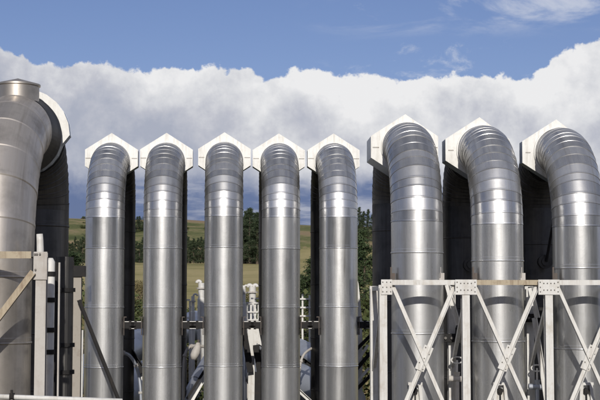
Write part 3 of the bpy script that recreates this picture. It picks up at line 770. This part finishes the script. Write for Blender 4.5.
o = obj('hill', bm, M['ridge']); o['kind'] = 'structure'  # added out of view, raised and darkened for the pipes' reflections

# ------------------------------------------------------------------ trees and shrubs
def leaf(bm, c, sx, sy, rng):
    u = Vector((rng.gauss(0, 1), rng.gauss(0, 1), rng.gauss(0, .6))).normalized(); w = u.orthogonal().normalized(); w = (Matrix.Rotation(rng.random()*6.28, 3, u) @ w)
    bm.faces.new([bm.verts.new(c+u*sx), bm.verts.new(c+w*sy), bm.verts.new(c-u*sx*.9), bm.verts.new(c-w*sy)])
def pine_meshes(seed, H=8.0, W=1.7, n=9500, spiky=False):
    rng = random.Random(seed)
    bt = bmesh.new(); tube(bt, [(0, 0, 0), (0.05, 0, H*.5), (0, .04, H*.97)], .1, 8, rs=[.16, .1, .02])
    bc = bmesh.new()
    nb = 46 if not spiky else 60
    for k in range(nb):
        t = (k+rng.random())/nb; z = H*(.08+.90*t); ln = W*(1-t)**.75*rng.uniform(.6, 1.15)+.12
        a = rng.random()*2*PI; dz = ln*rng.uniform(.1, .45)
        d = Vector((math.cos(a)*ln, math.sin(a)*ln, dz)); o_ = Vector((0, 0, z))
        tube(bt, [o_, o_+d], .02, 4, cap=False, rs=[.035, .01])
        m_ = int(n/nb)
        for q in range(m_):
            s = rng.random()**.7
            c = o_+d*s+Vector((rng.gauss(0, 1), rng.gauss(0, 1), rng.gauss(0, .7)))*(.13+.10*ln)*(1.15-s*.6)
            leaf(bc, c, rng.uniform(.07, .13), rng.uniform(.016, .034), rng)
    mt = bpy.data.meshes.new('trunk'); bt.to_mesh(mt); bt.free(); mt.materials.append(M['bark'])
    mc = bpy.data.meshes.new('crown'); bc.to_mesh(mc); bc.free(); mc.materials.append(M['pine'])
    return mt, mc
def shrub_meshes(seed, n=4600, mat='scrub'):
    rng = random.Random(seed); bt = bmesh.new(); bc = bmesh.new()
    blobs = []
    for k in range(9):
        a = rng.random()*2*PI; rr = rng.random()**.5*.8; p = Vector((math.cos(a)*rr, math.sin(a)*rr, rng.uniform(.4, 1.5)))
        blobs.append((p, rng.uniform(.3, .6)))
        tube(bt, [(0, 0, 0), p*.5+Vector((0, 0, .05)), p], .02, 5, rs=[.045, .03, .008])
    for k in range(n):
        p, r = rng.choice(blobs); d = Vector((rng.gauss(0, 1), rng.gauss(0, 1), rng.gauss(0, 1))).normalized()
        leaf(bc, p+d*r*rng.uniform(.45, 1.12), rng.uniform(.04, .075), rng.uniform(.02, .035), rng)
    mt = bpy.data.meshes.new('stems'); bt.to_mesh(mt); bt.free(); mt.materials.append(M['bark'])
    mc = bpy.data.meshes.new('foliage'); bc.to_mesh(mc); bc.free(); mc.materials.append(M[mat])
    return mt, mc
PM = [pine_meshes(s) for s in (1, 2, 3)]
PF = []
for mt, mc in PM:
    c2 = mc.copy(); c2.materials.clear(); c2.materials.append(M['pine_far']); PF.append((mt, c2))
SM = [shrub_meshes(s) for s in (11, 12, 13)]; SD = [shrub_meshes(s, 1900, 'scrub_dry') for s in (21, 22)]
def plant(pair, name, parts, x, y, z, s, sz, label, cat, group, rng):
    r = thing(name, label, cat, (x, y, z), group); r.scale = (s, s, sz); r.rotation_euler = (0, 0, rng.random()*6.28)
    for nm, me in zip(parts, pair):
        o = bpy.data.objects.new(nm, me); C.objects.link(o); o.parent = r
    return r
tr = random.Random(77)
TP = ('trunk', 'crown')
# belt of pines at the top of the field
px = 62
while px < 232:
    Y = 330+tr.uniform(-14, 16); p = P(px, 265, Y); s = tr.uniform(.75, 1.15)
    hgt = tr.uniform(4.9, 7.4)
    plant(tr.choice(PF), 'pine_tree', TP, p.x, Y, ground_z(0, Y)-.5, s, hgt/8, 'dark green pine in the belt along the top of the dry field', 'tree', 'pines in the belt along the top of the field', tr)
    px += tr.uniform(1.7, 3.0)
# tall dark stand right of the middle slim pipe
for k in range(34):
    Y = 300+tr.uniform(0, 60); px = 229+tr.random()*38; p = P(px, 265, Y)
    top = 209+abs(px-248)*.5+tr.uniform(-5, 10)
    gz = ground_z(0, Y)-.4; hgt = P(px, top, Y).z-gz
    plant(tr.choice(PF), 'pine_tree', TP, p.x, Y, gz, tr.uniform(1.5, 2.2), hgt/8, 'tall dark pine in the stand between the middle slim pipe and its right neighbour', 'tree', 'tall pines in the dark stand', tr)
# belt further right, thinner
for px in (272, 281, 289, 322, 331, 345):
    Y = 340+tr.uniform(-10, 10); p = P(px, 262, Y)
    plant(tr.choice(PF), 'pine_tree', TP, p.x, Y, ground_z(0, Y)-.5, 1.2, tr.uniform(.6, .85), 'small pine at the foot of the hill right of the tall stand', 'tree', 'small pines at the hill foot', tr)
# skyline pines right of the last slim pipe
for px, top in ((355.5, 212), (359.5, 207), (363.5, 211), (368, 209), (373, 214)):
    Y = 420; p = P(px, 228, Y); gz = p.z-1.5; hgt = P(px, top, Y).z-gz
    gz = min(gz, hill_z(p.x, Y)-.2) ; hgt = P(px, top, Y).z-gz
    plant(tr.choice(PF), 'pine_tree', TP, p.x, Y, gz, 1.3, hgt/8, 'skyline pine beside the large left pipe, seen right of the last slim pipe', 'tree', 'skyline pines', tr)
for px, top in ((302, 215.5),):
    Y = 640; p = P(px, 219, Y); gz = hill_z(p.x, Y)-.3
    plant(SM[0], 'lone_bush', ('stems', 'foliage'), p.x, Y, gz, 2.0, 1.4, 'lone round bush on the hilltop left of the last slim pipe', 'bush', None, tr)
# hedge trees climbing the hill
for k in range(46):
    t = tr.random(); Y = 420+t*62; px = 92+t*72+tr.uniform(-7, 7); p = P(px, 240, Y)
    s_ = tr.uniform(.9, 1.6)
    plant(tr.choice(PF) if tr.random() < .4 else tr.choice(SM), 'hedge_tree', TP, p.x, Y, hill_z(p.x, Y)-.4, s_, s_*tr.uniform(.45, .8), 'dark hedge tree in the diagonal line climbing the hill at left', 'tree', 'hedge trees climbing the hill', tr)
for k in range(26):
    Y = tr.uniform(430, 560); px = tr.uniform(40, 400); p = P(px, 240, Y); s_ = tr.uniform(.8, 1.5)
    plant(tr.choice(SM), 'gorse_bush', ('stems', 'foliage'), p.x, Y, hill_z(p.x, Y)-.3, s_, s_*.7, 'small dark bush scattered on the pasture hill', 'bush', 'bushes scattered on the hill', tr)
# young conifer and dark tree between the last two slim pipes and beside the frame
for k, (px, top, Y, w, lab) in enumerate(((311, 257, 70, 1.05, 'ragged dark conifer between the fourth and last slim pipes'), (299.5, 274, 66, .8, 'low dark conifer behind the railing left of the last slim pipe'), (364, 230, 60, .85, 'dark green conifer filling the gap right of the last slim pipe'), (358, 240, 64, .8, 'slightly lower conifer close against the last slim pipe'), (74, 252, 62, .9, 'dark conifer left of the first slim pipe'), (66, 258, 60, .9, 'dark conifer behind the rear leg of the dull pipe'))):
    p = P(px, top, Y); gz = ground_z(0, Y)-.1; hgt = p.z-gz
    plant(PM[k % 3], 'conifer', TP, p.x, Y, gz, w, hgt/8, lab, 'tree', None, tr)
# scrub on the slope
SP = ('stems', 'foliage')
for k in range(60):
    Y = tr.choice((56, 60, 66, 72, 80, 90, 102, 118, 135))+tr.uniform(-2, 3); px = tr.uniform(40, 400); p = P(px, 300, Y); s = tr.uniform(.7, 1.15)*(1+(Y-56)/160)
    dry = tr.random() < .3
    plant(tr.choice(SD if dry else SM), 'shrub', SP, p.x, Y, ground_z(0, Y)-.15, s, s*tr.uniform(.8, 1.1), 'dry brownish shrub on the slope behind the slim pipes' if dry else 'dark green shrub on the slope behind the slim pipes', 'shrub', 'dry shrubs on the slope' if dry else 'green shrubs on the slope', tr)
# targeted shrubs in the gaps
for px, top, Y, dry in ((138, 291, 82, 0), (133, 297, 74, 0), (143, 304, 66, 0), (131, 312, 58, 0), (140, 318, 54, 0), (190, 301, 80, 0), (186, 305, 66, 0), (196, 312, 60, 0), (188, 345, 50, 1), (193, 360, 46, 1), (186, 372, 44, 0), (199, 330, 52, 0), (243, 303, 70, 0), (252, 300, 78, 0), (259, 305, 62, 0), (247, 318, 56, 0), (300, 283, 60, 0), (309, 290, 56, 0), (304, 318, 50, 0), (310, 335, 47, 1), (366, 262, 56, 0), (358, 262, 52, 0), (75, 262, 56, 0), (80, 285, 52, 0), (72, 315, 48, 1), (365, 300, 50, 0)):
    p = P(px, top, Y); gz = ground_z(0, Y)-.1; hgt = p.z-gz
    w = max(1.0, min(2.2, hgt*.55))
    plant((SD if dry else SM)[int(px) % 2], 'shrub', SP, p.x, Y, gz, w, hgt/1.9, 'dry brownish shrub on the slope behind the slim pipes' if dry else 'dark green shrub on the slope behind the slim pipes', 'shrub', 'dry shrubs on the slope' if dry else 'green shrubs on the slope', tr)

# ------------------------------------------------------------------ light
SUN_EL = R_(25); SUN_AZ = R_(-1.5)      # sun behind the viewer, azimuth measured from straight behind (-Y) towards +X
sd = Vector((math.sin(SUN_AZ)*math.cos(SUN_EL), -math.cos(SUN_AZ)*math.cos(SUN_EL), math.sin(SUN_EL)))
sun_d = bpy.data.lights.new('sun', 'SUN'); sun = bpy.data.objects.new('sun', sun_d); C.objects.link(sun)
sun_d.energy = 3.9; sun_d.angle = R_(.53); sun_d.color = (1, .955, .88)
sun.rotation_euler = sd.to_track_quat('Z', 'Y').to_euler()
W = bpy.data.worlds.new('World'); S.world = W; W.use_nodes = True; nt = W.node_tree; L = nt.links.new
for n in list(nt.nodes): nt.nodes.remove(n)
out = N(nt, 'ShaderNodeOutputWorld')
sky = N(nt, 'ShaderNodeTexSky', sky_type='NISHITA', sun_disc=False); sky.sun_elevation = SUN_EL; sky.sun_rotation = PI+SUN_AZ*-1
sky.air_density = 1.0; sky.dust_density = .4; sky.ozone_density = 3.0
tc = N(nt, 'ShaderNodeTexCoord'); sep = N(nt, 'ShaderNodeSeparateXYZ'); L(tc.outputs['Generated'], sep.inputs[0])
def MA(op, a, b=None, c=None, clamp=False):
    n = N(nt, 'ShaderNodeMath', operation=op); n.use_clamp = clamp
    for i, v in enumerate((a, b, c)):
        if v is None: continue
        if isinstance(v, (int, float)): n.inputs[i].default_value = v
        else: L(v, n.inputs[i])
    return n.outputs[0]
def SS(v, a, b):
    n = N(nt, 'ShaderNodeMapRange', interpolation_type='SMOOTHSTEP'); L(v, n.inputs[0]); n.inputs[1].default_value = a; n.inputs[2].default_value = b; return n.outputs[0]
el = MA('ARCSINE', sep.outputs[2]); az = MA('ARCTAN2', sep.outputs[0], sep.outputs[1])
def noise3(scale, detail, rough, offset=(0, 0, 0), stretch=(1, 1, 1), dist=0.0):
    mp = N(nt, 'ShaderNodeMapping'); mp.inputs['Location'].default_value = offset; mp.inputs['Scale'].default_value = stretch; L(tc.outputs['Generated'], mp.inputs[0])
    n = N(nt, 'ShaderNodeTexNoise', i_Scale=scale, i_Detail=detail, i_Roughness=rough, i_Distortion=dist); L(mp.outputs[0], n.inputs['Vector']); return n.outputs[0]
# cloud top line: elevation against bearing, from the bank in the photograph, continued round the horizon
fc = N(nt, 'ShaderNodeFloatCurve'); azn = MA('MULTIPLY_ADD', az, 1/(2*PI), .5); L(azn, fc.inputs['Value'])
def tozn(px): return math.atan((px-232)/1350)/(2*PI)+.5
def toel(px, py): return math.atan((300-py)/math.hypot(1350, px-232))
pts = [(0, .16), (.1, .2), (.25, .17), (.4, .19)] + [(tozn(px), toel(px, py)) for px, py in ((-30, 38), (0, 47), (22, 57), (50, 62), (82, 67), (100, 58), (125, 63), (155, 68), (190, 66), (215, 61), (235, 60), (262, 71), (300, 68), (350, 70), (400, 72), (440, 70), (495, 74), (509, 67), (523, 77), (545, 69), (558, 64), (568, 47), (582, 37), (600, 33), (640, 22))] + [(.62, .2), (.8, .18), (1, .16)]
cv = fc.mapping.curves[0]
K = 2.5
while len(cv.points) < len(pts): cv.points.new(.5, .5)
for i, (x, y) in enumerate(sorted(pts)):
    cv.points[i].location = (x, y*K); cv.points[i].handle_type = 'AUTO'
fc.mapping.update()
top = MA('DIVIDE', fc.outputs[0], K)
nA = noise3(26, 9, .58, (3.1, 0, 1)); nB = noise3(75, 7, .6, (7, 2, 0)); nC = noise3(9, 6, .55, (1, 5, 3))
edge = MA('SUBTRACT', top, el)
edge = MA('ADD', edge, MA('MULTIPLY', MA('SUBTRACT', nB, .5), .022))
edge = MA('ADD', edge, MA('MULTIPLY', MA('SUBTRACT', nA, .5), .010))
vo = N(nt, 'ShaderNodeTexVoronoi', feature='SMOOTH_F1', i_Scale=55.0); vo.inputs['Smoothness'].default_value = .35; L(tc.outputs['Generated'], vo.inputs['Vector'])
edge = MA('SUBTRACT', edge, MA('MULTIPLY', MA('SUBTRACT', vo.outputs['Distance'], .4), .009))
m_top = SS(edge, -.0006, .0026)
lowline = MA('ADD', el, MA('MULTIPLY', MA('SUBTRACT', nA, .5), .05))
m_low = SS(lowline, .074, .098)
bank = MA('MULTIPLY', m_top, m_low)
# low strips of cloud below the bank
nS = noise3(10, 6, .6, (2, 2, 9), (1, 1, 5))
strip = MA('MULTIPLY', SS(nS, .47, .64), .6)
strip = MA('MULTIPLY', strip, MA('SUBTRACT', 1.0, SS(el, .085, .11)))
# thin wisps high up
nW = noise3(11, 7, .62, (5, 1, 4), (1, 1, 3.2), .6)
wisp = MA('MULTIPLY', MA('MULTIPLY', MA('MULTIPLY', SS(nW, .44, .68), .5), SS(el, .188, .214)), SS(az, .04, .12))
nW2 = noise3(24, 7, .65, (8, 1, 2), (1, 1, 2.2), .4)
wisp = MA('MAXIMUM', wisp, MA('MULTIPLY', MA('MULTIPLY', SS(nW2, .58, .75), .35), SS(az, .05, .12)))
nH = noise3(3.2, 8, .6, (2, 7, 1), (1, 1, 1.4), .3)
high = MA('MULTIPLY', MA('MULTIPLY', SS(nH, .44, .60), .65), SS(el, .27, .42))
fac = MA('MAXIMUM', MA('MAXIMUM', MA('MAXIMUM', bank, wisp), high), strip, clamp=True)
# cloud tone: relief from two offset samples, bright rim along the top, greyer to the left
n1 = noise3(17, 9, .6, (4, 4, 4)); n2 = noise3(17, 9, .6, (4.004, 4, 4.022))
relief = MA('MULTIPLY', MA('SUBTRACT', n1, n2), 2.0)
rim = MA('MULTIPLY', MA('SUBTRACT', 1.0, SS(edge, .0, .03)), .34)
left = MA('MULTIPLY', SS(az, -.13, .10), .36)
big = MA('MULTIPLY', MA('SUBTRACT', nC, .5), .9)
tone = MA('ADD', MA('ADD', MA('ADD', MA('ADD', relief, rim), MA('ADD', left, big)), MA('MULTIPLY', SS(el, .09, .165), .24)), .16, clamp=True)
cr = N(nt, 'ShaderNodeValToRGB'); L(tone, cr.inputs[0]); e = cr.color_ramp.elements
e[0].position = 0; e[0].color = (.40, .43, .52, 1); e[1].position = 1; e[1].color = (.84, .84, .85, 1)
for p_, c_ in ((.35, (.52, .535, .60)), (.65, (.67, .68, .715))): x = e.new(p_); x.color = (*c_, 1)
# the distant rain-dark air below the bank
dk = N(nt, 'ShaderNodeMix', data_type='RGBA'); L(sky.outputs[0], dk.inputs[6]); dk.inputs[7].default_value = (1.35, 2.15, 3.7, 1)
L(MA('MULTIPLY', MA('SUBTRACT', 1.0, SS(el, .09, .17)), .85), dk.inputs[0])
b1 = N(nt, 'ShaderNodeBackground'); tn = N(nt, 'ShaderNodeMix', data_type='RGBA', blend_type='MULTIPLY'); tn.inputs[0].default_value = 1; L(dk.outputs[2], tn.inputs[6]); tn.inputs[7].default_value = (1.02, .93, 1.14, 1)
L(tn.outputs[2], b1.inputs[0]); b1.inputs[1].default_value = .066
b2 = N(nt, 'ShaderNodeBackground'); L(cr.outputs[0], b2.inputs[0]); b2.inputs[1].default_value = 1.0
mx = N(nt, 'ShaderNodeMixShader'); L(fac, mx.inputs[0]); L(b1.outputs[0], mx.inputs[1]); L(b2.outputs[0], mx.inputs[2]); L(mx.outputs[0], out.inputs[0])

# ------------------------------------------------------------------ render settings
S.render.engine = 'CYCLES'
S.view_settings.view_transform = 'Standard'; S.view_settings.look = 'None'; S.view_settings.gamma = 1; S.view_settings.exposure = 0
S.view_settings.use_curve_mapping = False
S.cycles.max_bounces = 8
